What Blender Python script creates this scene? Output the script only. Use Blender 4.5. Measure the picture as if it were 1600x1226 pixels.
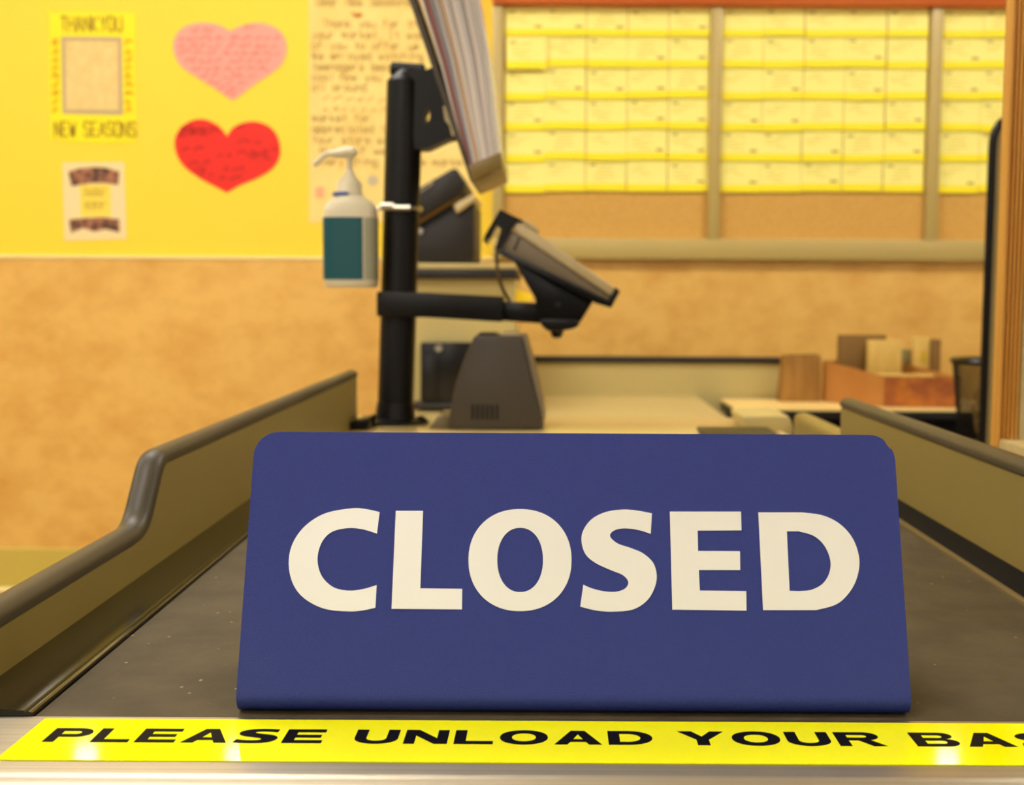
import bpy, bmesh, math, random
from mathutils import Vector, Matrix
for _o in list(bpy.data.objects): bpy.data.objects.remove(_o)
S = bpy.context.scene
COL = S.collection
random.seed(7)

# ------------------------------------------------------------------ camera
F, PX, PY, CZ = 1800.0, 865.0, 613.0, 1.046       # focal length and principal point in pixels of the 1600x1226 frame
PITCH, ROLL = math.atan((465.0 - 613.0) / F), math.radians(0.3)
fw = Vector((0, math.cos(PITCH), math.sin(PITCH)))
r0 = fw.cross(Vector((0, 0, 1))).normalized(); u0 = r0.cross(fw)
RV = r0 * math.cos(ROLL) + u0 * math.sin(ROLL)
UV = -r0 * math.sin(ROLL) + u0 * math.cos(ROLL)
CAMP = Vector((0, 0, CZ))
cd = bpy.data.cameras.new('camera'); cam = bpy.data.objects.new('camera', cd); COL.objects.link(cam)
cd.sensor_fit = 'HORIZONTAL'; cd.sensor_width = 36.0; cd.lens = 36.0 * F / 1600.0
cd.shift_x = -(PX - 800.0) / 1600.0; cd.clip_start = 0.02; cd.clip_end = 100
m = Matrix((RV, UV, -fw)).transposed().to_4x4(); m.translation = CAMP
cam.matrix_world = m
cd.dof.use_dof = True; cd.dof.focus_distance = 0.525; cd.dof.aperture_fstop = 12.5
S.camera = cam

# ------------------------------------------------------------------ world and exposure
w = bpy.data.worlds.new('store_ambience'); S.world = w; w.use_nodes = True
w.node_tree.nodes['Background'].inputs[0].default_value = (1.0, 0.96, 0.88, 1)
w.node_tree.nodes['Background'].inputs[1].default_value = 0.22
S.view_settings.view_transform = 'Standard'; S.view_settings.look = 'None'
S.view_settings.gamma = 1.0; S.view_settings.exposure = 0.0
S.view_settings.use_curve_mapping = False
LAMP = 13.0          # ceiling tube panels over the lanes
LAMPW = 19.0        # brighter row of panels along the wall
SPOT = 8.0         # pendant lamps near the wall
LAMP_COL = (1.0, 0.985, 0.93, 1)

# ------------------------------------------------------------------ helpers
def ray(x, y): return RV * ((x - PX) / F) - UV * ((y - PY) / F) + fw
def A(x, y, Y):                      # point of the frame at distance Y down the lane
    d = ray(x, y); return CAMP + d * (Y / d.y)
def G(x, y, z):                      # point of the frame on the level z
    d = ray(x, y); return CAMP + d * ((z - CZ) / d.z)
def lin(c):
    return tuple(((v / 255.0) / 12.92 if v / 255.0 <= 0.04045 else ((v / 255.0 + 0.055) / 1.055) ** 2.4) for v in c)

class NT:
    def __init__(s, mat): s.t = mat.node_tree; s.b = s.t.nodes['Principled BSDF']
    def n(s, kind, **kw):
        nd = s.t.nodes.new(kind)
        for k, v in kw.items():
            if k in nd.inputs: nd.inputs[k].default_value = v
            else: setattr(nd, k, v)
        return nd
    def l(s, a, b): s.t.links.new(a, b)

MATS = {}
def mat(name, rgb, rough=0.5, metal=0.0, spec=0.5, var=None, scale=(8, 8, 8), detail=4, bump=0.0, bscale=200, coat=0.0, lo=0.35, hi=0.65):
    """sRGB 0-255 colour; var = second colour mixed in with stretched noise; bump = fine relief"""
    if name in MATS: return MATS[name]
    mt = bpy.data.materials.new(name); mt.use_nodes = True; t = NT(mt); b = t.b
    b.inputs['Base Color'].default_value = (*lin(rgb), 1); b.inputs['Roughness'].default_value = rough
    b.inputs['Metallic'].default_value = metal; b.inputs['Specular IOR Level'].default_value = spec
    b.inputs['Coat Weight'].default_value = coat
    tc = None
    if var or bump:
        tc = t.n('ShaderNodeTexCoord')
    if var:
        mp = t.n('ShaderNodeMapping'); mp.inputs['Scale'].default_value = scale
        nz = t.n('ShaderNodeTexNoise', Scale=1.0, Detail=float(detail), Roughness=0.6)
        rp = t.n('ShaderNodeValToRGB')
        rp.color_ramp.elements[0].position = lo; rp.color_ramp.elements[1].position = hi
        rp.color_ramp.elements[0].color = (*lin(rgb), 1); rp.color_ramp.elements[1].color = (*lin(var), 1)
        t.l(tc.outputs['Object'], mp.inputs[0]); t.l(mp.outputs[0], nz.inputs['Vector']); t.l(nz.outputs['Fac'], rp.inputs[0])
        t.l(rp.outputs[0], b.inputs['Base Color'])
    if bump:
        nb = t.n('ShaderNodeTexNoise', Scale=float(bscale), Detail=2.0)
        bp = t.n('ShaderNodeBump', Strength=bump, Distance=0.001)
        t.l(tc.outputs['Object'], nb.inputs['Vector']); t.l(nb.outputs['Fac'], bp.inputs['Height']); t.l(bp.outputs[0], b.inputs['Normal'])
    MATS[name] = mt
    return mt

def emat(name, col, strength):
    mt = bpy.data.materials.new(name); mt.use_nodes = True; b = mt.node_tree.nodes['Principled BSDF']
    b.inputs['Base Color'].default_value = col
    b.inputs['Emission Color'].default_value = col; b.inputs['Emission Strength'].default_value = strength
    return mt

def root_loc(o):
    v = Vector((0, 0, 0))
    while o: v += o.location; o = o.parent
    return v

def link(name, me, material, parent=None, label=None, origin=None):
    """me is in world coordinates; the object's origin goes to its parent's, or to its own base"""
    o = bpy.data.objects.new(name, me); COL.objects.link(o)
    if material and not me.materials: me.materials.append(material)
    if parent:
        o.parent = parent; me.transform(Matrix.Translation(-root_loc(parent)))
    else:
        if origin is None:
            xs = [v.co for v in me.vertices]
            origin = Vector(((min(c.x for c in xs) + max(c.x for c in xs)) / 2, (min(c.y for c in xs) + max(c.y for c in xs)) / 2, min(c.z for c in xs)))
        me.transform(Matrix.Translation(-Vector(origin))); o.location = origin
    if label: o['label'] = label
    return o

def tag(o, label, cat, group=None, kind=None):
    o['label'] = label; o['category'] = cat
    if group: o['group'] = group
    if kind: o['kind'] = kind
    return o

def thing(name, loc, label, cat, group=None):
    o = bpy.data.objects.new(name, None); COL.objects.link(o); o.location = Vector(loc); o.empty_display_size = 0.03
    return tag(o, label, cat, group)

class MB:
    def __init__(s): s.bm = bmesh.new()
    def add(s, vs, fs):
        v = [s.bm.verts.new(p) for p in vs]
        for f in fs:
            try: s.bm.faces.new([v[i] for i in f])
            except ValueError: pass
        return s
    def box(s, x0, x1, y0, y1, z0, z1):
        return s.add([(x0, y0, z0), (x1, y0, z0), (x1, y1, z0), (x0, y1, z0), (x0, y0, z1), (x1, y0, z1), (x1, y1, z1), (x0, y1, z1)],
                     [(0, 3, 2, 1), (4, 5, 6, 7), (0, 1, 5, 4), (1, 2, 6, 5), (2, 3, 7, 6), (3, 0, 4, 7)])
    def prism(s, pts, off):              # pts: closed 3D polygon, off: extrusion vector
        n = len(pts); off = Vector(off); pts = [Vector(p) for p in pts]
        return s.add(pts + [p + off for p in pts], [tuple(range(n)), tuple(range(2 * n - 1, n - 1, -1))] + [(i, i + n, (i + 1) % n + n, (i + 1) % n) for i in range(n)])
    def loft(s, rings, cap=True):
        n = len(rings[0]); vs = [p for r in rings for p in r]; fs = []
        for k in range(len(rings) - 1):
            for i in range(n):
                j = (i + 1) % n; fs.append((k * n + i, k * n + j, (k + 1) * n + j, (k + 1) * n + i))
        if cap: fs += [tuple(range(n - 1, -1, -1)), tuple(range((len(rings) - 1) * n, len(rings) * n))]
        return s.add(vs, fs)
    def lathe(s, prof, c, n=24):         # prof: (radius, z)
        return s.loft([[(c[0] + r * math.cos(2 * math.pi * i / n), c[1] + r * math.sin(2 * math.pi * i / n), z) for i in range(n)] for r, z in prof])
    def tube(s, path, r, n=12, cap=True):
        path = [Vector(p) for p in path]; rings = []; up = None
        for i, p in enumerate(path):
            d = (path[min(i + 1, len(path) - 1)] - path[max(i - 1, 0)]).normalized()
            if up is None: up = d.orthogonal().normalized()
            up = (up - d * up.dot(d)).normalized(); sd = d.cross(up)
            rr = r[i] if isinstance(r, (list, tuple)) else r
            rings.append([p + (up * math.cos(2 * math.pi * k / n) + sd * math.sin(2 * math.pi * k / n)) * rr for k in range(n)])
        return s.loft(rings, cap)
    def bevel(s, w, seg=2):
        bmesh.ops.recalc_face_normals(s.bm, faces=s.bm.faces[:])
        es = [e for e in s.bm.edges if len(e.link_faces) == 2 and e.calc_face_angle(0) > 0.35]
        bmesh.ops.bevel(s.bm, geom=es, offset=w, segments=seg, profile=0.5, affect='EDGES', clamp_overlap=True)
        return s
    def mesh(s, name, smooth=True, xf=None):
        bmesh.ops.recalc_face_normals(s.bm, faces=s.bm.faces[:])
        if xf:
            for v in s.bm.verts: v.co = xf(v.co)
        me = bpy.data.meshes.new(name); s.bm.to_mesh(me); s.bm.free()
        if smooth:
            me.polygons.foreach_set('use_smooth', [True] * len(me.polygons))
            try: me.set_sharp_from_angle(angle=math.radians(35))
            except Exception: pass
        return me
    def build(s, name, material, parent=None, label=None, smooth=True, xf=None, origin=None):
        return link(name, s.mesh(name, smooth, xf), material, parent, label, origin)

def px_poly(pts, Y): return [A(x, y, Y) for x, y in pts]
def px_prism(pts, Y0, Y1): return MB().prism(px_poly(pts, Y0), (0, Y1 - Y0, 0))

def flat(name, loops, frame, thick, material, parent=None, label=None, origin=None):
    """fill closed 2D loops (holes allowed) and place them in the plane frame(u, v, w)"""
    cu = bpy.data.curves.new(name, 'CURVE'); cu.dimensions = '2D'; cu.fill_mode = 'BOTH'; cu.extrude = thick / 2
    for lp in loops:
        sp = cu.splines.new('POLY'); sp.points.add(len(lp) - 1); sp.use_cyclic_u = True
        for p, q in zip(sp.points, lp): p.co = (q[0], q[1], 0, 1)
    ob = bpy.data.objects.new(name, cu); COL.objects.link(ob)
    me = bpy.data.meshes.new_from_object(ob.evaluated_get(bpy.context.evaluated_depsgraph_get()))
    bpy.data.objects.remove(ob); bpy.data.curves.remove(cu)
    me.materials.clear(); me.name = name
    for v in me.vertices: v.co = frame(v.co.x, v.co.y, v.co.z + thick / 2)
    return link(name, me, material, parent, label, origin)

def text_loops_mesh(name, body, bold, frame, box, material, parent, label=None, shear=0):
    """lettering scaled into box = (u0, u1, v0, v1)"""
    cu = bpy.data.curves.new(name, 'FONT'); cu.body = body; cu.offset = bold; cu.extrude = 0.00005; cu.shear = shear
    cu.space_character = 1.12
    ob = bpy.data.objects.new(name, cu); COL.objects.link(ob)
    me = bpy.data.meshes.new_from_object(ob.evaluated_get(bpy.context.evaluated_depsgraph_get()))
    bpy.data.objects.remove(ob); bpy.data.curves.remove(cu)
    xs = [v.co.x for v in me.vertices]; ys = [v.co.y for v in me.vertices]
    a, b, c, d = min(xs), max(xs), min(ys), max(ys); u0, u1, v0, v1 = box
    for v in me.vertices: v.co = frame(u0 + (v.co.x - a) / (b - a) * (u1 - u0), v0 + (v.co.y - c) / (d - c) * (v1 - v0), v.co.z + 0.00012)
    me.materials.clear(); me.name = name
    return link(name, me, material, parent, label)

def smooth_loop(pts, seg=6):
    """Catmull-Rom through points; points with a third entry are corners"""
    n = len(pts); out = []
    for i in range(n):
        p0, p1, p2, p3 = pts[i - 1], pts[i], pts[(i + 1) % n], pts[(i + 2) % n]
        out.append((p1[0], p1[1]))
        if len(p1) > 2 and len(p2) > 2: continue
        if len(p1) > 2: p0 = (2 * p1[0] - p2[0], 2 * p1[1] - p2[1]) if False else p1
        if len(p2) > 2: p3 = p2
        for k in range(1, seg):
            t = k / seg
            out.append(tuple(0.5 * (2 * p1[j] + (p2[j] - p0[j]) * t + (2 * p0[j] - 5 * p1[j] + 4 * p2[j] - p3[j]) * t * t + (3 * p1[j] - p0[j] - 3 * p2[j] + p3[j]) * t ** 3) for j in (0, 1)))
    return out

def round_path(pts, r, seg=6):
    out = [pts[0]]
    for i in range(1, len(pts) - 1):
        p, a, b = Vector(pts[i]), Vector(pts[i - 1]), Vector(pts[i + 1])
        da, db = (a - p), (b - p); ra = min(r, da.length * 0.49, db.length * 0.49)
        s, e = p + da.normalized() * ra, p + db.normalized() * ra
        for k in range(seg + 1):
            t = k / seg; out.append(tuple(s * (1 - t) ** 2 + p * 2 * t * (1 - t) + e * t * t))
    out.append(pts[-1]); return out

GLYPH = dict(a="46 42;45 36 16 05 03 12 32 43", b="08 02;03 12 32 43 45 36 16 05", c="45 36 16 05 03 12 32 43", d="48 42;43 32 12 03 05 16 36 45",
 e="04 44 45 36 16 05 03 12 32 43", f="12 17 28 38;06 36", g="46 41 30 10 01;45 36 16 05 03 12 32 43", h="08 02;05 16 36 45 42", i="26 22;28 27",
 k="08 02;46 04 42", l="28 22", m="06 02;05 16 25 22;25 36 45 42", n="06 02;05 16 36 45 42", o="16 05 03 12 32 43 45 36 16", p="06 00;05 16 36 45 43 32 12 03",
 r="06 02;04 16 36", s="45 36 16 05 14 34 43 32 12 03", t="28 23 32 42;16 46", u="06 03 12 32 43;46 42", v="06 22 46", w="06 12 25 32 46", y="06 22;46 10",
 D="08 02 22 43 47 28 08", N="02 08 42 48", S="47 38 18 07 06 15 35 44 43 32 12 03", T="08 48;28 22", I="18 38;28 22;12 32", W="08 12 26 32 48",
 H="08 02;48 42;05 45", A="02 28 42;14 34", K="08 02;48 05 42", Y="08 25 48;25 22", O="18 07 03 12 32 43 47 38 18", U="08 03 12 32 43 48",
 E="48 08 02 42;05 35", B="02 08 38 47 46 35 05;35 44 43 32 02", M="02 08 25 48 42")
GLYPH['.'] = "22 23"; GLYPH[','] = "23 11"

def stroke_quads(mb, p, q, wd, frame):
    dx, dy = q[0] - p[0], q[1] - p[1]; L = math.hypot(dx, dy)
    if L < 1e-6: return
    nx, ny = -dy / L * wd / 2, dx / L * wd / 2; ex, ey = dx / L * wd * 0.3, dy / L * wd * 0.3
    mb.add([frame(p[0] - ex + nx, p[1] - ey + ny, 0), frame(p[0] - ex - nx, p[1] - ey - ny, 0), frame(q[0] + ex - nx, q[1] + ey - ny, 0), frame(q[0] + ex + nx, q[1] + ey + ny, 0)], [(0, 1, 2, 3)])

def handwrite(mb, s, u, v, size, wd, frame, jit=0.06, vs=1.0):
    """draw a line of hand lettering, capitals 'size' high, returns its end"""
    k = size / 6.0
    for ch in s:
        if ch == ' ': u += k * 5.0; continue
        for st in GLYPH.get(ch, "16 36").split(';'):
            pts = [(u + (int(c[0]) + random.uniform(-jit, jit) * 4) * k * 0.85, v + (int(c[1]) - 2 + random.uniform(-jit, jit) * 4) * k * vs) for c in st.split()]
            for p, q in zip(pts, pts[1:]): stroke_quads(mb, p, q, wd, frame)
        u += k * (5.3 if ch in 'mwMW' else 3.2 if ch in 'il.,' else 4.7)
    return u

def scribble(mb, u0, u1, v, h, wd, frame):
    """illegible hand writing: a row of small wavy words"""
    u = u0
    while u < u1:
        n = random.randint(3, 7); p = (u, v)
        for k in range(n):
            q = (p[0] + h * random.uniform(0.25, 0.5), v + h * random.choice((0, 0.5, 0.55, 1.0)) * random.uniform(0.7, 1))
            if q[0] > u1: return
            stroke_quads(mb, p, q, wd, frame); p = q
        u = p[0] + h * random.uniform(0.5, 1.0)

# ------------------------------------------------------------------ materials
M_yellow = mat('yellow_paint', (255, 218, 52), 0.55, bump=0.05, bscale=60)
M_wains = mat('wood_laminate', (236, 188, 96), 0.45, var=(216, 160, 70), scale=(9, 9, 12), detail=9, lo=0.40, hi=0.72)
M_base = mat('olive_vinyl', (206, 182, 82), 0.35)
M_floor = mat('floor_vinyl', (190, 160, 110), 0.25, var=(176, 146, 96), scale=(3, 3, 3))
M_capr = mat('cream_rail', (240, 220, 150), 0.4)
M_ceil = mat('ceiling_tile', (235, 232, 222), 0.8)
M_olive = mat('olive_laminate', (142, 122, 62), 0.38, bump=0.03, bscale=400)
M_rim = mat('brown_bumper', (70, 62, 47), 0.42, spec=0.35)
M_belt = mat('belt_rubber', (88, 77, 54), 0.65, spec=0.3, var=(72, 62, 43), scale=(30, 30, 30), detail=8, bump=0.25, bscale=1500)
M_strip = mat('dark_strip', (28, 24, 15), 0.16, spec=0.5, var=(60, 52, 34), scale=(260, 260, 260), detail=10, lo=0.56, hi=0.85)
M_steel = mat('brushed_steel', (192, 183, 164), 0.42, metal=1.0, var=(176, 166, 146), scale=(3, 600, 600), detail=3)
M_tape = mat('yellow_tape', (255, 255, 0), 0.06, spec=0.25)
M_ink = mat('black_print', (18, 16, 20), 0.5, spec=0.05)
M_blue = mat('blue_plastic', (38, 55, 140), 0.42, spec=0.45, bump=0.7, bscale=2600)
M_white = mat('white_vinyl', (240, 240, 234), 0.25)
M_black = mat('black_powdercoat', (13, 11, 9), 0.42, spec=0.35)
M_blackg = mat('black_gloss', (11, 9, 8), 0.3, spec=0.35)
M_char = mat('charcoal_plastic', (38, 35, 33), 0.42, spec=0.35)
M_grey = mat('grey_plastic', (74, 66, 54), 0.42, spec=0.35, bump=0.1, bscale=900)
M_greyl = mat('light_grey_plastic', (200, 180, 132), 0.4)
M_greym = mat('mid_grey_plastic', (124, 108, 82), 0.45)
M_deck = mat('cream_laminate', (208, 184, 122), 0.18)
M_beige = mat('beige_laminate', (192, 174, 112), 0.35)
M_chrome = mat('chrome', (196, 190, 172), 0.3, metal=1.0)
M_bottle = mat('white_plastic', (226, 216, 182), 0.35)
M_teal = mat('teal_label', (16, 84, 92), 0.4)
M_bluec = mat('blue_collar', (30, 72, 160), 0.35)
M_cork = mat('cork', (218, 170, 84), 0.8, var=(208, 158, 72), scale=(120, 120, 120), detail=4, bump=0.1, bscale=500)
M_frame = mat('board_frame', (190, 166, 96), 0.4)
M_head = mat('orange_wood', (204, 102, 20), 0.5, var=(190, 86, 14), scale=(3, 30, 60))
M_card = mat('card_paper', (255, 243, 136), 0.7)
M_cardb = mat('card_strip', (255, 234, 0), 0.6)
M_cardi = mat('card_ink', (240, 216, 104), 0.7)
M_cardd = mat('card_ink_dark', (184, 158, 70), 0.7)
M_cream = mat('cream_paper', (255, 226, 140), 0.75, var=(250, 214, 122), scale=(6, 6, 6))
M_pencil = mat('pencil', (214, 178, 98), 0.7)
M_pink = mat('pink_paper', (255, 168, 152), 0.75)
M_pinki = mat('pink_ink', (244, 124, 106), 0.7)
M_red = mat('red_paper', (238, 40, 26), 0.7)
M_redi = mat('red_ink', (176, 24, 10), 0.7)
M_poster = mat('poster_yellow', (255, 236, 0), 0.6)
M_marker = mat('brown_marker', (158, 118, 0), 0.6)
M_orangem = mat('orange_marker', (250, 190, 0), 0.6)
M_sheet = mat('tan_sheet', (244, 212, 138), 0.75, var=(232, 198, 122), scale=(30, 30, 30), detail=6)
M_greyborder = mat('grey_border', (196, 170, 124), 0.7)
M_flyer = mat('flyer_paper', (244, 220, 160), 0.7)
M_photo = mat('flyer_photo', (70, 46, 34), 0.6, var=(186, 120, 84), scale=(38, 38, 30), detail=3, lo=0.4, hi=0.62)
M_oak = mat('oak', (222, 164, 72), 0.45, var=(204, 140, 52), scale=(60, 60, 3), detail=6)
M_stone = mat('beige_stone', (196, 172, 116), 0.6, var=(184, 160, 102), scale=(90, 90, 90))
M_orange = mat('orange_carton', (178, 116, 48), 0.55, var=(190, 130, 60), scale=(8, 8, 3))
M_orange2 = mat('printed_carton', (152, 80, 28), 0.55, var=(192, 114, 28), scale=(22, 22, 22), detail=5, lo=0.45, hi=0.7)
M_kraft = mat('kraft_paper', (164, 118, 48), 0.75, var=(140, 98, 36), scale=(30, 30, 6))
M_kraftd = mat('brown_card', (124, 90, 34), 0.7)
M_straw = mat('pale_card', (222, 184, 96), 0.7, var=(206, 166, 78), scale=(120, 10, 10))
M_crump = mat('crumpled_paper', (196, 156, 88), 0.8, var=(130, 94, 42), scale=(60, 60, 60), detail=6)
M_page = [mat('page_sleeve_%d' % i, c, 0.25) for i, c in enumerate([(226, 214, 200), (206, 196, 186), (236, 226, 208), (214, 206, 200), (190, 178, 170)])]
M_pagec = [mat('page_red', (156, 84, 72), 0.3), mat('page_tan', (206, 172, 128), 0.3), mat('page_green', (150, 176, 128), 0.3), mat('page_slate', (146, 140, 142), 0.3)]
M_holder = mat('olive_metal', (136, 112, 56), 0.35)
M_holderd = mat('dark_olive_metal', (70, 58, 36), 0.4)
M_cablem = mat('cable_rubber', (84, 68, 40), 0.5)
M_note = mat('yellow_tag', (255, 220, 20), 0.5)

# text label: fine grey rows
M_txt = mat('small_print_label', (176, 176, 146), 0.45)
_t = NT(M_txt); _tc = _t.n('ShaderNodeTexCoord'); _w = _t.n('ShaderNodeTexWave', wave_type='BANDS', bands_direction='Z', Scale=130.0, Distortion=1.5, Detail=2.0)
_r = _t.n('ShaderNodeValToRGB'); _r.color_ramp.elements[0].color = (*lin((120, 124, 104)), 1); _r.color_ramp.elements[1].color = (*lin((196, 192, 158)), 1)
_t.l(_tc.outputs['Object'], _w.inputs['Vector']); _t.l(_w.outputs['Fac'], _r.inputs[0]); _t.l(_r.outputs[0], _t.b.inputs['Base Color'])
# dust specks on the belt
_t = NT(M_belt); _tc = _t.n('ShaderNodeTexCoord'); _v = _t.n('ShaderNodeTexVoronoi', Scale=150.0); _mth0 = _t.n('ShaderNodeMath', operation='LESS_THAN'); _mth0.inputs[1].default_value = 0.13
_sep = _t.n('ShaderNodeSeparateColor'); _thin = _t.n('ShaderNodeMath', operation='GREATER_THAN'); _thin.inputs[1].default_value = 0.88; _mth = _t.n('ShaderNodeMath', operation='MULTIPLY')
_mx = _t.n('ShaderNodeMix', data_type='RGBA'); _src = _t.b.inputs['Base Color'].links[0].from_socket
_t.l(_tc.outputs['Object'], _v.inputs['Vector']); _t.l(_v.outputs['Distance'], _mth0.inputs[0]); _t.l(_v.outputs['Color'], _sep.inputs[0]); _t.l(_sep.outputs[0], _thin.inputs[0]); _t.l(_mth0.outputs[0], _mth.inputs[0]); _t.l(_thin.outputs[0], _mth.inputs[1]); _t.l(_mth.outputs[0], _mx.inputs[0])
_t.l(_src, _mx.inputs[6]); _mx.inputs[7].default_value = (*lin((150, 138, 108)), 1); _t.l(_mx.outputs[2], _t.b.inputs['Base Color'])

# ------------------------------------------------------------------ the setting
WY = 4.05
def struct(name, mb, material, parent=None, smooth=False):
    o = mb.build(name, material, parent, smooth=smooth); o['kind'] = 'structure'; return o
struct('floor', MB().box(-7, 7, -14, WY, -0.05, 0), M_floor)
wall = struct('wall_back', MB().box(-7, 7, WY, WY + 0.12, 0, 3.4), M_yellow)
MB().box(-7, 7, WY - 0.012, WY, 0.15, 1.172).build('wainscot_panel', M_wains, wall, label='mottled tan wood laminate lower wall')
struct('trim_1', MB().box(-7, 7, WY - 0.016, WY, 1.172, 1.184).bevel(0.003), M_capr)
struct('baseboard_back', MB().box(-7, 7, WY - 0.022, WY, 0.012, 0.15).bevel(0.004), M_base)
struct('trim_2', MB().prism([(-7, WY - 0.05, 0), (-7, WY, 0), (-7, WY, 0.012), (-7, WY - 0.024, 0.012)], (14, 0, 0)), M_capr)  # toe strip; the bright reflection along the floor is put into its cream
struct('ceiling', MB().box(-7, 7, -14, WY + 0.1, 3.4, 3.45), M_ceil)

# lamps of the store: troffers in the ceiling, small pendants near the wall (all above the frame)
M_tube = emat('lit_diffuser', LAMP_COL, LAMP); M_tubew = emat('lit_wall_diffuser', LAMP_COL, LAMPW); M_spot = emat('lit_disc', LAMP_COL, SPOT)
M_lampw = mat('lamp_white', (230, 228, 220), 0.5)
def ceiling_light(x, y, row, colm):
    t = thing('ceiling_light', (x, y, 3.3), 'white ceiling light panel, %s row from the wall, %s' % (row, colm), 'ceiling light', 'ceiling light panels')
    MB().box(x - 0.66, x + 0.66, y - 0.36, y + 0.36, 3.34, 3.4).build('frame', M_lampw, t)
    MB().box(x - 0.6, x + 0.6, y - 0.3, y + 0.3, 3.325, 3.34).build('diffuser', M_tubew if row == 'first' else M_tube, t, smooth=False)
ROWN = ['first', 'second', 'third', 'fourth', 'fifth', 'sixth']
for i, y in enumerate((2.3, 0.0, -2.2, -4.6, -7.4, -10.4)):
    for x, c in ((-3.5, 'left'), (-1.1, 'middle'), (3.2, 'right')):
        ceiling_light(x if i else (x if x < 0 else 1.6), y, ROWN[i], c)
for x, c in ((-1.27, 'leftmost of four'), (-0.86, 'second from left'), (-0.18, 'over the cream letter'), (1.08, 'over the notice board')):
    t = thing('pendant_lamp', (x, 3.05, 1.90), 'small glowing glass pendant lamp hanging before the wall, ' + c, 'lamp', 'pendant lamps near the wall')
    MB().lathe([(0.006, 1.90), (0.026, 1.905), (0.028, 1.95), (0.026, 1.995), (0.012, 2.0)], (x, 3.05), 20).build('glass', M_spot, t)
    MB().lathe([(0.014, 1.996), (0.027, 1.997), (0.022, 2.02), (0.006, 2.04)], (x, 3.05), 20).build('cap', M_lampw, t)
    MB().tube([(x, 3.05, 2.03), (x, 3.05, 3.4)], 0.003, 8).build('cord', M_black, t)

# ------------------------------------------------------------------ notice board with cards
def wallframe(Y):
    return lambda u, v, w: Vector((u, Y - w, v))
def wx(x, y=200): return A(x, y, WY - 0.03).x
def wz(y, x=1000): return A(x, y, WY - 0.03).z
bx0, bx1 = wx(770), wx(1850)
zt, zc, zb = wz(10), wz(373), wz(405)
board = thing('notice_board', ((bx0 + bx1) / 2, WY, zb), 'long tan framed cork notice board covered in yellow cards', 'notice board')
MB().box(bx0, bx1, WY - 0.045, WY, zb, zc).bevel(0.004).build('bottom_rail', M_frame, board)
MB().box(bx0, bx1, WY - 0.06, WY, zt, zt + 0.16).bevel(0.004).build('header_rail', M_head, board, label='orange brown wooden header rail')
panels = []
edges = [(wx(770), wx(787)), (wx(1108), wx(1126)), (wx(1449), wx(1468)), (wx(1790), wx(1850))]
for a, b in edges: MB().box(a, b, WY - 0.045, WY, zc, zt).bevel(0.003).build('stile', M_frame, board)
for (a, b), (c, d) in zip(edges, edges[1:]):
    MB().box(b, c, WY - 0.014, WY, zc, zt).build('cork_panel', M_cork, board, smooth=False); panels.append((b, c))

def card_mesh(wd, ht):
    """paper leaf, hung by its top, bottom edge curling forward; origin at the top centre"""
    bm = bmesh.new(); th = 0.0006; N = 6; rows = []
    for k in range(N + 1):
        t = k / N; y = -0.0015 - 0.0045 * t ** 2.2; z = -ht * t
        rows.append([bm.verts.new((sx * wd / 2, y - dy, z)) for dy in (0, th) for sx in (-1, 1)])
    for a, b in zip(rows, rows[1:]):
        for i, j in ((0, 1), (1, 3), (3, 2), (2, 0)): bm.faces.new((a[i], a[j], b[j], b[i]))
    bm.faces.new(rows[0]); bm.faces.new(rows[-1])
    bmesh.ops.recalc_face_normals(bm, faces=bm.faces[:])
    me = bpy.data.meshes.new('card'); bm.to_mesh(me); bm.free(); return me
def leaf_patch(wd, ht, u0, u1, t0, t1, name):
    """thin patch following the same leaf"""
    mb = MB(); N = 4; vs = []; fs = []
    for k in range(N + 1):
        t = t0 + (t1 - t0) * k / N; y = -0.0015 - 0.0045 * t ** 2.2 - 0.0009
        vs += [(u0 * wd, y, -ht * t), (u1 * wd, y, -ht * t)]
    for k in range(N): fs.append((2 * k, 2 * k + 2, 2 * k + 3, 2 * k + 1))
    mb.add(vs, fs); return mb.mesh(name)
pitch = (wz(56) - wz(298)) / 5.0
CW = (panels[0][1] - panels[0][0]) / 5.0
CH = pitch * 1.03
me_card = card_mesh(CW * 0.98, CH); me_card.materials.append(M_card)
me_strip = leaf_patch(CW, CH, -0.489, 0.489, 0.765, 0.995, 'strip'); me_strip.materials.append(M_cardb)
me_print = []
for k in range(5):
    mb = MB()
    for r in range(random.randint(3, 5)):
        u0 = random.uniform(-0.42, -0.1); u1 = u0 + random.uniform(0.2, 0.5); t0 = 0.20 + r * 0.11; y = -0.0015 - 0.0045 * t0 ** 2.2 - 0.0012
        mb.add([(u0 * CW, y, -CH * t0), (u1 * CW, y, -CH * t0), (u1 * CW, y, -CH * (t0 + 0.035)), (u0 * CW, y, -CH * (t0 + 0.035))], [(0, 1, 2, 3)])
    me = mb.mesh('printed_lines'); me.materials.append(M_cardi); me_print.append(me)
me_mark = leaf_patch(CW, CH, 0.22, 0.40, 0.64, 0.72, 'ink_mark'); me_mark.materials.append(M_cardd)
me_mark2 = leaf_patch(CW, CH, -0.40, -0.24, 0.14, 0.20, 'ink_mark'); me_mark2.materials.append(M_cardd)
RN = ['top row', 'second row', 'third row', 'fourth row', 'fifth row', 'bottom row']
CN = ['first from left', 'second from left', 'third from left', 'fourth from left', 'fifth from left']
PN = ['left', 'middle', 'right']
def child(name, me, par):
    o = bpy.data.objects.new(name, me); COL.objects.link(o); o.parent = par; return o
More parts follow.
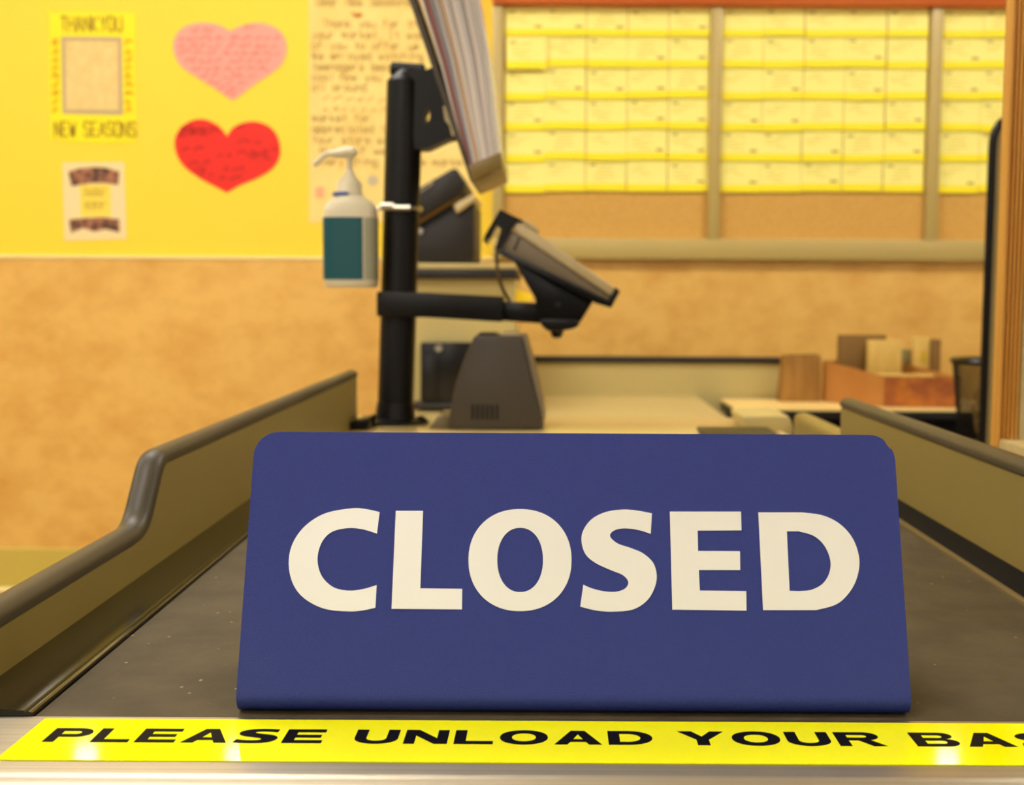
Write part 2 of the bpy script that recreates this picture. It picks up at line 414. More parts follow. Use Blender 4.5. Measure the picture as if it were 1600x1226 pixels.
for pi, (a, b) in enumerate(panels):
    for r in range(6):
        for c in range(5 if pi < 2 else 2):
            o = bpy.data.objects.new('pinned_card', me_card); COL.objects.link(o)
            zz = wz(56) - pitch * (r - 0) + CH
            jz = random.uniform(-0.003, 0.003) - (0.008 if (pi, c) == (0, 0) and r > 0 else 0)
            o.location = (a + CW * (c + 0.5) + (0.002 if c == 0 else 0) + random.uniform(-0.001, 0.001), WY - 0.0145 - 0.0016 * (5 - r) - 0.0007 * ((c * 2 + r) % 3), zz + jz)
            if (pi, r, c) == (0, 1, 0): o.location.x += 0.004; o.location.y -= 0.012
            o.rotation_euler = (0, random.uniform(-0.010, 0.010), 0)
            if r == 0: o.scale.z = 0.92; o.location.z -= CH * 0.08
            tag(o, 'pale yellow card with bright bottom strip, %s board panel, %s, %s' % (PN[pi], RN[r], CN[c]), 'card', 'yellow cards on the notice board')
            child('strip', me_strip, o); child('printed_lines', me_print[(r * 3 + c * 2 + pi) % 5], o)
            if random.random() < 0.5: child('ink_mark', me_mark, o)
            if random.random() < 0.7: child('ink_mark', me_mark2, o)

# ------------------------------------------------------------------ papers on the yellow wall
def P(x, y, Y=WY): p = A(x, y, Y); return (p.x, p.z)
WF = wallframe(WY - 0.0012)
WI = wallframe(WY - 0.0032)
def pxloop(pts): return [P(*p[:2]) + ((1,) if len(p) > 2 else ()) for p in pts]
# yellow poster
pts = [(78, 26), (84, 20), (200, 20), (211, 28), (211, 100), (213, 212), (207, 221), (160, 224), (110, 221), (83, 216), (80, 208)]
o = flat('wall_poster', [smooth_loop(pxloop(pts), 4)], WF, 0.0012, M_poster)
tag(o, 'bright yellow hand-lettered poster with a tan sheet in its middle', 'poster'); poster = o
flat('sheet_border', [pxloop([(96, 57), (191, 58), (193, 180), (98, 178)])], wallframe(WY - 0.0026), 0.0004, M_greyborder, poster)
flat('sheet', [pxloop([(103, 64), (185, 65), (186, 172), (104, 171)])], wallframe(WY - 0.0031), 0.0004, M_sheet, poster)
for xx, yy, wrd in ((96, 49, 'THANK'), (158, 49, 'YOU'), (86, 213, 'NEW'), (132, 213, 'SEASONS')):
    mb = MB(); x, z = P(xx, yy); handwrite(mb, wrd, x, z, 0.034, 0.0055, WI, vs=1.45); mb.build('lettering', M_marker, poster, smooth=False)
for xa, xb in ((82, 94), (196, 208)):
    mb = MB()
    for i in range(9):
        x0, z = P(xa, 70 + i * 13); x1, _ = P(xb, 70 + i * 13); scribble(mb, x0, x1, z, 0.018, 0.008, WI)
    mb.build('side_scribbles', M_orangem, poster, smooth=False)
# flyer
o = flat('wall_flyer', [pxloop([(98, 254), (194, 253), (198, 373), (101, 376)])], WF, 0.0008, M_flyer)
tag(o, 'small off-white flyer with dark photo bands and yellow text box', 'flyer'); flyer = o
flat('photo_band', [pxloop([(107, 268), (125, 263), (145, 261), (165, 262), (187, 268), (185, 289), (165, 286), (145, 286), (112, 291)])], wallframe(WY - 0.0022), 0.0004, M_photo, flyer)
flat('photo_band', [pxloop([(108, 343), (130, 341), (160, 339), (187, 343), (187, 363), (165, 358), (148, 362), (130, 356), (112, 364)])], wallframe(WY - 0.0022), 0.0004, M_photo, flyer)
flat('text_box', [pxloop([(125, 289), (173, 288), (174, 338), (127, 339)])], wallframe(WY - 0.0022), 0.0004, mat('flyer_box', (252, 222, 84), 0.7), flyer)
mb = MB()
for i, yy in enumerate((297, 302, 306, 318, 322, 327)):
    x0, z = P(131 + (i % 2) * 3, yy); x1, _ = P(168 - (i % 3) * 3, yy); scribble(mb, x0, x1, z, 0.007, 0.0025, WI)
mb.build('text_lines', M_marker, flyer, smooth=False)
# hearts
def heart(name, pts, m1, m2, label, rows, seed):
    random.seed(seed)
    lp = smooth_loop(pxloop(pts), 6)
    o = flat(name, [lp], WF, 0.0012, m1); tag(o, label, 'paper heart', 'paper hearts on the yellow wall')
    mb = MB()
    for xa, xb, yy in rows:
        x0, z = P(xa, yy); x1, _ = P(xb, yy); scribble(mb, x0, x1, z, 0.016, 0.0042, WI)
    mb.build('handwriting', m2, o, smooth=False)
heart('paper_heart', [(359, 49, 1), (376, 41), (398, 36), (420, 39), (438, 49), (447, 66), (447, 84), (440, 100), (425, 114), (400, 130), (378, 147), (364, 157, 1), (350, 148), (330, 134), (305, 119), (286, 106), (275, 90), (271, 72), (276, 54), (290, 41), (312, 36), (334, 37), (348, 42)],
      M_pink, M_pinki, 'pink paper heart covered in handwriting, above the red heart',
      [(300, 336, 50), (382, 400, 46), (280, 350, 63), (360, 440, 62), (278, 345, 74), (355, 432, 74), (280, 340, 86), (350, 440, 86), (290, 350, 98), (360, 430, 98), (300, 420, 110), (312, 404, 121), (326, 392, 133), (340, 380, 141), (352, 374, 150)], 3)
heart('paper_heart', [(355, 213, 1), (364, 200), (380, 192), (400, 190), (420, 197), (433, 212), (438, 233), (434, 252), (421, 267), (400, 279), (376, 289), (355, 301, 1), (336, 291), (312, 278), (290, 262), (277, 243), (273, 222), (280, 203), (296, 190), (316, 186), (336, 193), (348, 203)],
      M_red, M_redi, 'red paper heart with dark handwriting, below the pink heart',
      [(282, 338, 202), (280, 345, 207), (280, 330, 213), (368, 390, 200), (372, 410, 224), (284, 320, 235), (340, 362, 246), (372, 420, 241), (390, 425, 248), (296, 330, 256), (304, 330, 268), (350, 385, 267), (310, 334, 275), (426, 436, 235), (345, 380, 281)], 5)
# long letter
o = flat('cream_letter', [pxloop([(482, -90), (742, -90), (743, 346), (483, 348)])], WF, 0.001, M_cream)
tag(o, 'large cream sheet with a handwritten letter behind the pole', 'letter'); letter = o
random.seed(11)
mb = MB()
for i, (xa, yb, s) in enumerate([(494, 9, 'Dear New Seasons'), (505, 43, 'Thank you for the'), (488, 60, 'your market. It was'), (488, 77, 'of you to offer us'), (488, 93, 'We enjoyed watching'), (488, 110, 'teenagers because'),
                                 (488, 126, 'cool how you'), (488, 142, 'all around'), (488, 190, 'market for'), (488, 207, 'appreciated the'), (488, 224, 'Your store was'), (498, 241, 'things if we like'), (494, 258, 'every thing and the market')]):
    x0, z = P(xa, yb); handwrite(mb, s, x0, z, 0.026, 0.0042, WI)
for yy in (158, 174):
    x0, z = P(505, yy); x1, _ = P(640, yy); scribble(mb, x0, x1, z, 0.018, 0.004, WI)
mb.build('handwriting', M_pencil, letter, smooth=False)
flat('pink_sticker', [pxloop([(493, 293), (506, 292), (507, 309), (494, 310)])], WI, 0.0004, mat('pink_sticker', (255, 176, 130), 0.6), letter)
c = P(583, 282); flat('grey_sticker', [[(c[0] + 0.019 * math.cos(i * math.pi / 10), c[1] + 0.019 * math.sin(i * math.pi / 10)) for i in range(20)]], WI, 0.0004, mat('grey_sticker', (206, 190, 150), 0.6), letter)
flat('leaf_scrap', [pxloop([(549, 18), (556, 22), (562, 20), (567, 22), (566, 26), (558, 28), (552, 25)])], WI, 0.002, mat('rust_scrap', (196, 120, 30), 0.7), letter)

# ------------------------------------------------------------------ checkout counter
B = 0.86
counter = thing('checkout_counter', (0.03, 0.43, 0), 'olive checkout counter with a dark conveyor belt and steel front edge', 'counter')
def lx(p):                       # the left side runs slightly outward
    return Vector((p.x - 0.019 * (p.y - 0.5), p.y, p.z))
XL, XR = -0.229, 0.2875
# carcass
MB().box(-0.33, 0.37, 0.455, 1.86, 0.08, B - 0.03).build('cabinet', M_olive, counter, smooth=False)
MB().box(-0.32, 0.36, 0.50, 3.5, 0.0, 0.08).build('plinth', M_black, counter, smooth=False)
# belt: a slab with the left edge following the guard
MB().add([(XL, 0.496, B), (XR, 0.496, B), (XR, 1.50, B), (XL - 0.019, 1.50, B), (XL, 0.496, B - 0.012), (XR, 0.496, B - 0.012), (XR, 1.50, B - 0.012), (XL - 0.019, 1.50, B - 0.012)],
         [(0, 1, 2, 3), (4, 7, 6, 5), (0, 4, 5, 1), (1, 5, 6, 2), (2, 6, 7, 3), (3, 7, 4, 0)]).build('conveyor_belt', M_belt, counter, smooth=False, label='dusty dark brown rubber belt')
MB().box(-0.262, 0.31, 0.495, 1.52, B - 0.03, B - 0.013).build('belt_bed', M_strip, counter, smooth=False)
# strips beside the belt
sp = [(XL - 0.0365, B + 0.004), (XL - 0.018, B + 0.0037), (XL - 0.0045, B + 0.0030), (XL - 0.0040, B + 0.0022), (XL - 0.0026, B + 0.0026), (XL - 0.0008, B + 0.0020), (XL - 0.0008, B - 0.02), (XL - 0.0365, B - 0.02)]
MB().prism([(x, 0.496, z) for x, z in sp], (0, 1.0, 0)).build('edge_strip', M_strip, counter, xf=lx)
M_gasket = mat('black_rubber', (15, 13, 10), 0.75, spec=0.12)
sp = [(XR + 0.0062, B + 0.001), (XR + 0.012, B + 0.0045), (XR + 0.0235, B + 0.0075), (XR + 0.0235, B - 0.02), (XR + 0.0062, B - 0.02)]
MB().prism([(x, 0.496, z) for x, z in sp], (0, 0.73, 0)).build('edge_strip', M_gasket, counter)
MB().box(XR + 0.0008, XR + 0.0058, 0.496, 1.226, B - 0.02, B + 0.0022).bevel(0.001).build('edge_bead', mat('tan_bead', (112, 94, 58), 0.4), counter)

def guard(X0, sgn, path, zbot, xf=None, label=None):
    """upright side guard: sheet body, thin dark gasket, rounded bumper; path is the top line (Y, Z); sgn points away from the belt"""
    path = round_path(path, 0.014, 6)
    poly = [(X0, path[0][0], zbot)] + [(X0, y, z - 0.0100) for y, z in path] + [(X0, path[-1][0], zbot)]
    g = MB().prism(poly, (sgn * 0.016, 0, 0)).bevel(0.0008, 1).build('side_guard', M_olive, counter, xf=xf, label=label)
    cx = X0 + sgn * 0.008
    def sweep(prof):
        rings = []
        for i, (y, z) in enumerate(path):
            a, b = path[max(i - 1, 0)], path[min(i + 1, len(path) - 1)]
            ty, tz = b[0] - a[0], b[1] - a[1]; L = math.hypot(ty, tz); ny, nz = -tz / L, ty / L
            rings.append([(cx + px, y + ny * pz, z + nz * pz) for px, pz in prof])
        return MB().loft(rings)
    arc = [(math.cos(a) * 0.0092, -0.0062 + math.sin(a) * 0.0062) for a in [math.pi * k / 12 for k in range(13)]]
    sweep(arc + [(-0.0092, -0.0088), (0.0092, -0.0088)]).build('bumper_rim', M_rim, g, xf=xf)
    sweep([(-0.0074, -0.0086), (0.0074, -0.0086), (0.0074, -0.0125), (-0.0074, -0.0125)]).build('gasket', M_black, g, xf=xf)
    return g
guard(-0.2640, -1, [(0.40, 0.897), (0.748, 0.897), (0.786, 0.940), (1.672, 0.940)], B - 0.05, lx)
guard(0.3105, 1, [(0.40, 0.940), (1.24, 0.940)], B - 0.05)
# second low guard and little housings behind the right guard
MB().box(0.325, 0.35, 1.27, 1.56, 0.80, 0.893).bevel(0.010, 3).build('low_rail', M_olive, counter)
MB().box(0.20, 0.30, 1.42, 1.60, 0.862, 0.868).bevel(0.002).build('slot_plate', M_black, counter)
MB().prism([A(1160, 650, 1.62), A(1232, 648, 1.62), A(1240, 665, 1.62), A(1240, 681, 1.62), A(1170, 681, 1.62)], (0, 0.12, 0)).bevel(0.005).build('rail_end_block', M_beige, counter)
# steel front edge with rounded nose
poly = [(-0.34, 0.4955, B + 0.0005)] + [(-0.34, 0.437 - 0.012 * math.sin(t), B + 0.0005 - 0.012 + 0.012 * math.cos(t)) for t in [math.pi / 2 * k / 8 for k in range(9)]] + [(-0.34, 0.425, B - 0.06), (-0.34, 0.428, B - 0.06), (-0.34, 0.4955, B - 0.012)]
MB().prism(poly, (0.72, 0, 0)).build('front_edge', M_steel, counter, label='brushed steel front edge with rounded nose')
# warning tape with its lettering
a, b = G(65, 1124, B), G(5, 1190, B); y0, y1 = b.y, a.y - 0.001
tape = MB().box(a.x + 0.002, 0.335, y0, y1, B + 0.0006, B + 0.0010).build('warning_strip', M_tape, counter, smooth=False, label='bright yellow strip with black capital lettering')
TF = lambda u, v, w: Vector((u, v, B + 0.0010 + w))
yb, yt = G(300, 1163.5, B).y, G(300, 1142, B).y
def tx(x, y): return G(x, y, B).x
def superell(cx, cy, rx, ry, e=2.15, n=48):
    return [(cx + rx * math.copysign(abs(math.cos(t)) ** (2 / e), math.cos(t)), cy + ry * math.copysign(abs(math.sin(t)) ** (2 / e), math.sin(t))) for t in [2 * math.pi * k / n for k in range(n)]]
def arc(cx, cy, rx, ry, a0, a1, n=12): return [(cx + rx * math.cos(math.radians(a0 + (a1 - a0) * k / n)), cy + ry * math.sin(math.radians(a0 + (a1 - a0) * k / n))) for k in range(n + 1)]
S_PTS = [(405, 362, 1), (340, 350), (285, 347), (220, 357), (165, 385), (131, 430), (124, 475), (140, 525), (180, 560), (240, 588), (288, 608), (310, 634), (300, 660), (265, 674), (215, 673), (165, 661), (131, 646, 1), (119, 734, 1), (180, 749), (250, 754), (330, 745), (385, 710), (415, 660), (424, 610), (410, 560), (370, 522), (320, 500), (268, 482), (239, 456), (246, 436), (275, 424), (315, 423), (360, 431), (400, 444, 1)]
WIDE = {   # broad block capitals, height 1: (advance width, loops)
 'P': (1.10, [[(0, 0), (0, 1)] + arc(0.72, 0.685, 0.38, 0.315, 90, -90) + [(0.3, 0.37), (0.3, 0)], [(0.3, 0.57), (0.3, 0.80)] + arc(0.68, 0.685, 0.12, 0.115, 90, -90)]),
 'L': (1.00, [[(0, 0), (1, 0), (1, 0.21), (0.3, 0.21), (0.3, 1), (0, 1)]]),
 'E': (1.06, [[(0, 0), (1.06, 0), (1.06, 0.21), (0.3, 0.21), (0.3, 0.4), (0.98, 0.4), (0.98, 0.6), (0.3, 0.6), (0.3, 0.79), (1.05, 0.79), (1.05, 1), (0, 1)]]),
 'A': (1.22, [[(0, 0), (0.43, 1), (0.79, 1), (1.22, 0), (0.89, 0), (0.81, 0.19), (0.41, 0.19), (0.33, 0)], [(0.48, 0.38), (0.74, 0.38), (0.61, 0.74)]]),
 'S': (1.12, [[((x - 119) / 305 * 1.12, (754 - y) / 407 * 1.04 - 0.02) for x, y in smooth_loop(S_PTS, 4)]]),
 'U': (1.12, [[(0, 1)] + arc(0.56, 0.37, 0.56, 0.39, 180, 360) + [(1.12, 1), (0.82, 1)] + arc(0.56, 0.39, 0.26, 0.2, 360, 180) + [(0.3, 1)]]),
 'N': (1.12, [[(0, 0), (0, 1), (0.34, 1), (0.84, 0.4), (0.84, 1), (1.12, 1), (1.12, 0), (0.78, 0), (0.28, 0.6), (0.28, 0)]]),
 'O': (1.24, [superell(0.62, 0.5, 0.62, 0.52), superell(0.62, 0.5, 0.31, 0.29)]),
 'D': (1.15, [[(0, 0), (0, 1)] + arc(0.55, 0.5, 0.6, 0.5, 90, -90), [(0.3, 0.21), (0.3, 0.79)] + arc(0.52, 0.5, 0.32, 0.29, 90, -90)]),
 'Y': (1.20, [[(0.44, 0), (0.76, 0), (0.76, 0.4), (1.2, 1), (0.84, 1), (0.6, 0.62), (0.36, 1), (0, 1), (0.44, 0.4)]]),
 'R': (1.20, [[(0, 0), (0, 1)] + arc(0.74, 0.705, 0.38, 0.295, 90, -70) + [(1.2, 0), (0.85, 0), (0.55, 0.41), (0.3, 0.41), (0.3, 0)], [(0.3, 0.6), (0.3, 0.80)] + arc(0.7, 0.70, 0.12, 0.10, 90, -90)]),
 'B': (1.14, [[(0, 0), (0, 1)] + arc(0.74, 0.76, 0.34, 0.24, 90, -80) + arc(0.76, 0.27, 0.38, 0.27, 70, -90), [(0.3, 0.61), (0.3, 0.81)] + arc(0.7, 0.71, 0.11, 0.10, 90, -90), [(0.3, 0.19), (0.3, 0.42)] + arc(0.72, 0.305, 0.12, 0.115, 90, -90)]),
 'K': (1.20, [[(0, 0), (0, 1), (0.3, 1), (0.3, 0.6), (0.74, 1), (1.14, 1), (0.62, 0.56), (1.2, 0), (0.8, 0), (0.4, 0.38), (0.3, 0.29), (0.3, 0)]]),
 'T': (1.10, [[(0.4, 0), (0.7, 0), (0.7, 0.79), (1.1, 0.79), (1.1, 1), (0, 1), (0, 0.79), (0.4, 0.79)]])}
for body, xa, xb in (('PLEASE', tx(63, 1164), tx(513, 1142)), ('UNLOAD', tx(557, 1150), tx(1019, 1155)), ('YOUR', tx(1057, 1143), tx(1385, 1166)), ('BASKET', tx(1414, 1144), tx(1414, 1144) + 0.126)):
    tot = sum(WIDE[ch][0] for ch in body) + 0.17 * (len(body) - 1); k = (xb - xa) / tot; u = xa; hh = yt - yb
    for ch in body:
        flat('letter', [[(u + x * k, yb + y * hh) for x, y in lp] for lp in WIDE[ch][1]], TF, 0.0001, M_ink, tape)
        u += (WIDE[ch][0] + 0.17) * k
# scanning deck, bagging well and its end panel
MB().box(-0.335, 0.325, 1.52, 1.80, B - 0.03, B).bevel(0.003).build('scanner_deck', M_deck, counter)
MB().box(-0.42, 0.44, 1.80, 3.6, 0.715, 0.745).build('bagging_well', M_deck, counter, smooth=False)
MB().box(-0.42, 0.44, 1.86, 3.6, 0.08, 0.715).build('well_cabinet', M_olive, counter, smooth=False)
ex0, ex1 = -0.42, A(1222, 560, 3.56).x
et = A(1000, 557, 3.56).z
ep = MB().box(ex0, ex1, 3.56, 3.60, 0.08, et - 0.02).build('end_panel', M_beige, counter, smooth=False)
MB().box(ex0 - 0.005, ex1 + 0.003, 3.55, 3.605, et - 0.02, et).bevel(0.006).build('top_rail', M_char, ep)

# ------------------------------------------------------------------ the sign
f0, f1 = Vector((0, 0.5000, 0.8700)), Vector((0, 0.5360, 0.9828))
vd = (f1 - f0).normalized(); nd = Vector((0, -vd.z, vd.y))         # up the face, out of the face
SL, SR = -0.1405, 0.1598
sign = thing('closed_sign', (0.0097, 0.54, B), 'blue folded plastic sign with white lettering standing on the belt', 'sign')
SF = lambda u, v, w: f0 + Vector((u, 0, 0)) + vd * v + nd * w
Hs = (f1 - f0).length
r = 0.0115
lp = [(SL, 0), (SR, 0), (SR - 0.0005, Hs - 0.0125)] + [(SR - 0.012 + 0.0115 * math.cos(t), Hs - 0.0125 + 0.0125 * math.sin(t) - (0.0012 if 0.5 < t < 0.9 else 0)) for t in [math.pi / 2 * k / 10 for k in range(1, 11)]]
lp += [(SL + 0.0008 + r + r * math.cos(t), Hs - r + r * math.sin(t)) for t in [math.pi / 2 + math.pi / 2 * k / 10 for k in range(11)]]
fp = flat('front_panel', [lp], lambda u, v, w: SF(u, v, w - 0.0016), 0.0016, M_blue, sign)
# bottom fold and base, one bent sheet
a0 = math.atan2(nd.z, nd.y)                                       # outward direction at the start of the bend
rb = 0.0085; cc = f0 - nd * rb
prof = [cc + Vector((0, math.cos(a), math.sin(a))) * rb for a in [a0 + (1.5 * math.pi - (a0 if a0 > 0 else a0 + 2 * math.pi)) * k / 10 for k in range(11)]]
low = prof[-1].z; dz = (B + 0.0004) - low
prof = [p + Vector((0, 0, dz * (i / 10.0))) for i, p in enumerate(prof)]
base_end = Vector((0, 0.592, B + 0.0004)); prof.append(base_end)
inner = []
for i, p in enumerate(prof):
    d = (prof[min(i + 1, len(prof) - 1)] - prof[max(i - 1, 0)]).normalized(); n = Vector((0, -d.z, d.y)) ; n = n if n.dot(Vector((0, 0.55, 0.9)) - p) > 0 else -n
    inner.append(p + n * 0.0016)
MB().loft([[Vector((x, q.y, q.z)) for q in prof + inner[::-1]] for x in (SL, SR)]).build('base_fold', M_blue, sign)
bp0, bp1 = Vector((0, 0.592, B + 0.0004)), f0 + vd * (Hs - 0.016) - nd * 0.003
MB().loft([[Vector((x, q.y, q.z)) for q in (bp0, bp0 + Vector((0, 0.0016, 0)), bp1 + Vector((0, 0.0016, 0)), bp1)] for x in (SL, SR)]).build('back_panel', M_blue, sign, smooth=False)
# letters traced on the sign's face
def onface(zx, zy, ox):
    d = ray(ox + 0.39165 * zx, 660 + 0.39165 * zy); t = (f0 - CAMP).dot(nd) / d.dot(nd); q = CAMP + d * t
    return (q.x, (q - f0).dot(vd))
def ftrace(pts, ox): return smooth_loop([onface(p[0], p[1], ox) + ((1,) if len(p) > 2 else ()) for p in pts], 6)
def superell(cx, cy, rx, ry, e=2.15, n=48):
    return [(cx + rx * math.copysign(abs(math.cos(t)) ** (2 / e), math.cos(t)), cy + ry * math.copysign(abs(math.sin(t)) ** (2 / e), math.sin(t))) for t in [2 * math.pi * k / n for k in range(n)]]
LET = {
 'C': (340, [[(647, 357, 1), (592, 345), (535, 342), (430, 362), (350, 412), (300, 482), (284, 560), (300, 640), (345, 700), (425, 742), (520, 753), (580, 749), (630, 738, 1), (635, 648, 1), (580, 664), (520, 670), (460, 655), (415, 610), (399, 545), (415, 480), (455, 437), (520, 421), (580, 426), (636, 443, 1)]]),
 'L': (340, [[(711, 352, 1), (820, 352, 1), (809, 661, 1), (976, 663, 1), (975, 745, 1), (694, 743, 1)]]),
 'O': (340, [superell(1206.5, 548.5, 205.5, 203.5), superell(1207, 548, 91, 128)]),
 'S': (860, [[(405, 362, 1), (340, 350), (285, 347), (220, 357), (165, 385), (131, 430), (124, 475), (140, 525), (180, 560), (240, 588), (288, 608), (310, 634), (300, 660), (265, 674), (215, 673), (165, 661), (131, 646, 1), (119, 734, 1), (180, 749), (250, 754), (330, 745), (385, 710), (415, 660), (424, 610), (410, 560), (370, 522), (320, 500), (268, 482), (239, 456), (246, 436), (275, 424), (315, 423), (360, 431), (400, 444, 1)]]),
 'E': (860, [[(476, 355, 1), (760, 355, 1), (762, 430, 1), (587, 431, 1), (589, 512, 1), (756, 513, 1), (757, 588, 1), (592, 588, 1), (596, 670, 1), (781, 672, 1), (782, 750, 1), (486, 746, 1)]]),
 'D': (860, [[(829, 358, 1), (1000, 358, 1), (1085, 370), (1155, 405), (1207, 465), (1232, 545), (1222, 620), (1190, 680), (1140, 725), (1060, 748, 1), (848, 748, 1)], [(943, 434, 1), (990, 434, 1), (1050, 452), (1093, 492), (1116, 548), (1112, 600), (1085, 643), (1040, 667), (990, 672, 1), (954, 671, 1)]])}
for ch in 'CLOSED':
    ox, loops = LET[ch]
    flat('letter', [ftrace(l, ox) for l in loops], lambda u, v, w: SF(u, v, w + 0.0001), 0.0002, M_white, sign, label='white capital %s' % (ch if ch != 'C' else 'C'))

# ------------------------------------------------------------------ pole with its arm, cradle and clamps
PYD = 1.70
pb, pt = A(617.5, 661, PYD), A(633, 128, PYD)
pb.z = B
pole = thing('equipment_pole', (pb.x, PYD, B), 'black metal pole on the counter carrying bottle clamp, arm and page rack', 'pole')
MB().tube([pb + Vector((0, 0, 0.004)), pt], 0.0262, 28).build('pole', M_black, pole)
d = (pt - pb).normalized()
MB().tube([pt - d * 0.001, pt + d * 0.008, pt + d * 0.016], [0.0262, 0.020, 0.012], 24).build('top_cap', M_black, pole)
MB().lathe([(0.05, B), (0.05, B + 0.005), (0.03, B + 0.008)], (pb.x, PYD), 28).build('base_plate', M_blackg, pole)
MB().tube([pb + d * 0.001, pb + d * 0.03], [0.031, 0.0275], 24).build('base_collar', M_black, pole)
for ax in (-0.04, 0.04):
    MB().lathe([(0.007, B + 0.004), (0.007, B + 0.009), (0.003, B + 0.012)], (pb.x + ax, PYD - 0.012), 10).build('bolt', M_blackg, pole)
# tilt head
p0, p1 = A(610, 108, PYD), A(664, 112, PYD)
MB().tube([p0, p0 + (p1 - p0) * 0.05, p1 - (p1 - p0) * 0.05, p1], [0.007, 0.0108, 0.0108, 0.008], 16).build('tilt_knob', M_black, pole)
YF = lambda Y: (lambda u, v, w: Vector((u, Y - w, v)))
def P2(pts, Y): return [(q.x, q.z) for q in px_poly(pts, Y)]
flat('tilt_bracket', [P2([(628, 112), (668, 108), (686, 100), (718, 213), (700, 217), (668, 232), (648, 233), (636, 160)], PYD - 0.02), P2([(668, 168), (672, 174), (671, 186), (666, 193), (663, 188), (664, 174)], PYD - 0.02)], YF(PYD + 0.02), 0.04, M_black, pole)
px_prism([(692, 166), (698, 165), (701, 184), (707, 188), (712, 210), (706, 213), (702, 196), (695, 188)], PYD - 0.021, PYD - 0.018).build('clip', M_greyl, pole)
p = A(604, 178, PYD); MB().tube([p, p + Vector((0.03, 0, 0))], 0.006, 12).build('set_screw', M_black, pole)
# arm
px_prism([(588, 455), (668, 457), (786, 463), (786, 503), (668, 496), (588, 494)], PYD - 0.034, PYD + 0.034).bevel(0.003).build('terminal_arm', M_black, pole)
px_prism([(784, 470), (850, 474), (852, 506), (784, 501)], PYD - 0.022, PYD + 0.022).bevel(0.003).build('arm_extension', M_blackg, pole)
# cradle and mount under the terminal
mount = px_prism([(802, 407), (836, 466), (842, 500), (848, 508), (884, 506), (904, 508), (928, 469), (880, 443)], PYD - 0.03, PYD + 0.03).bevel(0.003).build('tilt_mount', M_blackg, pole)
px_prism([(843, 498), (902, 498), (906, 508), (896, 514), (872, 518), (856, 517), (846, 509)], PYD - 0.036, PYD + 0.036).bevel(0.003).build('swivel', M_black, mount)
p = A(870, 516, PYD); MB().lathe([(0.0015, p.z - 0.012), (0.007, p.z - 0.010), (0.010, p.z - 0.003), (0.010, p.z + 0.002)], (p.x, p.y), 16).build('swivel_knob', M_blackg, mount)
p = A(872, 476, PYD - 0.03); MB().tube([p + Vector((0, 0.002, 0)), p - Vector((0, 0.003, 0))], 0.004, 10).build('screw', M_char, mount)
cradle = px_prism([(777, 395), (930, 473), (955, 481), (969, 455), (962, 448), (958, 456), (950, 468), (783, 389)], PYD - 0.048, PYD + 0.048).bevel(0.001).build('cradle', M_blackg, pole)
for yy in (PYD - 0.047, PYD + 0.044):
    MB().prism(px_poly([(781, 327), (817, 344), (806, 348), (781, 389), (777, 392), (774, 386), (783, 358), (776, 352), (766, 372), (755, 377), (757, 368)], yy), (0, 0.003, 0)).build('end_bracket', M_black, cradle)
px_prism([(781, 327), (817, 344), (815, 347), (780, 331), (757, 378), (754, 376)], PYD - 0.046, PYD + 0.046).build('end_cover', M_blackg, cradle)

# bottle clamp rings
def ring_at(c, r, tr, n=28): return [c + Vector((r * math.cos(2 * math.pi * k / n), r * math.sin(2 * math.pi * k / n), 0)) for k in range(n + 1)]
cz = A(632, 326, PYD).z; pc = pb + (pt - pb) * ((cz - pb.z) / (pt.z - pb.z))
cl = MB().tube(ring_at(pc, 0.0285, 0.003), 0.0032, 10).build('bottle_clamp', M_chrome, pole, label='chrome clamp ring')
q0 = A(566, 325, PYD + 0.001); MB().tube([q0, pc + Vector((-0.027, 0.001, 0))], 0.003, 10).build('clamp_rod', M_chrome, cl)
MB().box(q0.x - 0.02, q0.x + 0.004, 1.6935, 1.6985, q0.z - 0.02, q0.z + 0.006).build('holder_plate', M_chrome, cl)
q1 = A(604, 323, PYD - 0.028); MB().tube([q1 - Vector((0.008, 0, 0)), q1 + Vector((0.010, 0, 0))], 0.006, 6).build('clamp_nut', M_chrome, cl)
q2 = A(628, 325, PYD - 0.03); MB().tube([q2 - Vector((0.012, 0, 0)), q2 + Vector((0.012, 0, 0))], 0.005, 8).build('clamp_screw', M_chrome, cl)

# ------------------------------------------------------------------ sanitizer bottle
BY = 1.665
bl, br = A(507, 400, BY).x, A(590, 400, BY).x; bcx, brx = (bl + br) / 2, (br - bl) / 2; bry = 0.027
zb0, zl0, zl1, zsh, znk = A(548, 449, BY).z, A(548, 437, BY).z, A(548, 341, BY).z, A(548, 322, BY).z, A(548, 309, BY).z
bot = thing('sanitizer_bottle', (bcx, BY, zb0), 'white pump bottle with teal label clamped to the pole', 'bottle')
def sec(rx, ry, z, e=3.2, n=40, cx=None):
    cx = bcx if cx is None else cx
    return [(x, y, z) for x, y in superell(cx, BY, rx, ry, e, n)]
MB().loft([sec(brx * 0.92, bry * 0.9, zb0), sec(brx * 0.99, bry * 0.99, zb0 + 0.004), sec(brx, bry, zb0 + 0.01), sec(brx, bry, zl1), sec(brx * 0.985, bry * 0.98, A(548, 331, BY).z), sec(brx * 0.93, bry * 0.95, A(548, 322, BY).z, 2.8), sec(brx * 0.80, bry * 0.9, A(548, 314, BY).z, 2.4), sec(0.0235, 0.0215, A(548, 310, BY).z, 2.1), sec(0.022, 0.0205, znk + 0.001, 2), sec(0.0175, 0.0175, znk + 0.003, 2)]).build('body', M_bottle, bot)
xb = A(566.5, 400, BY - bry).x
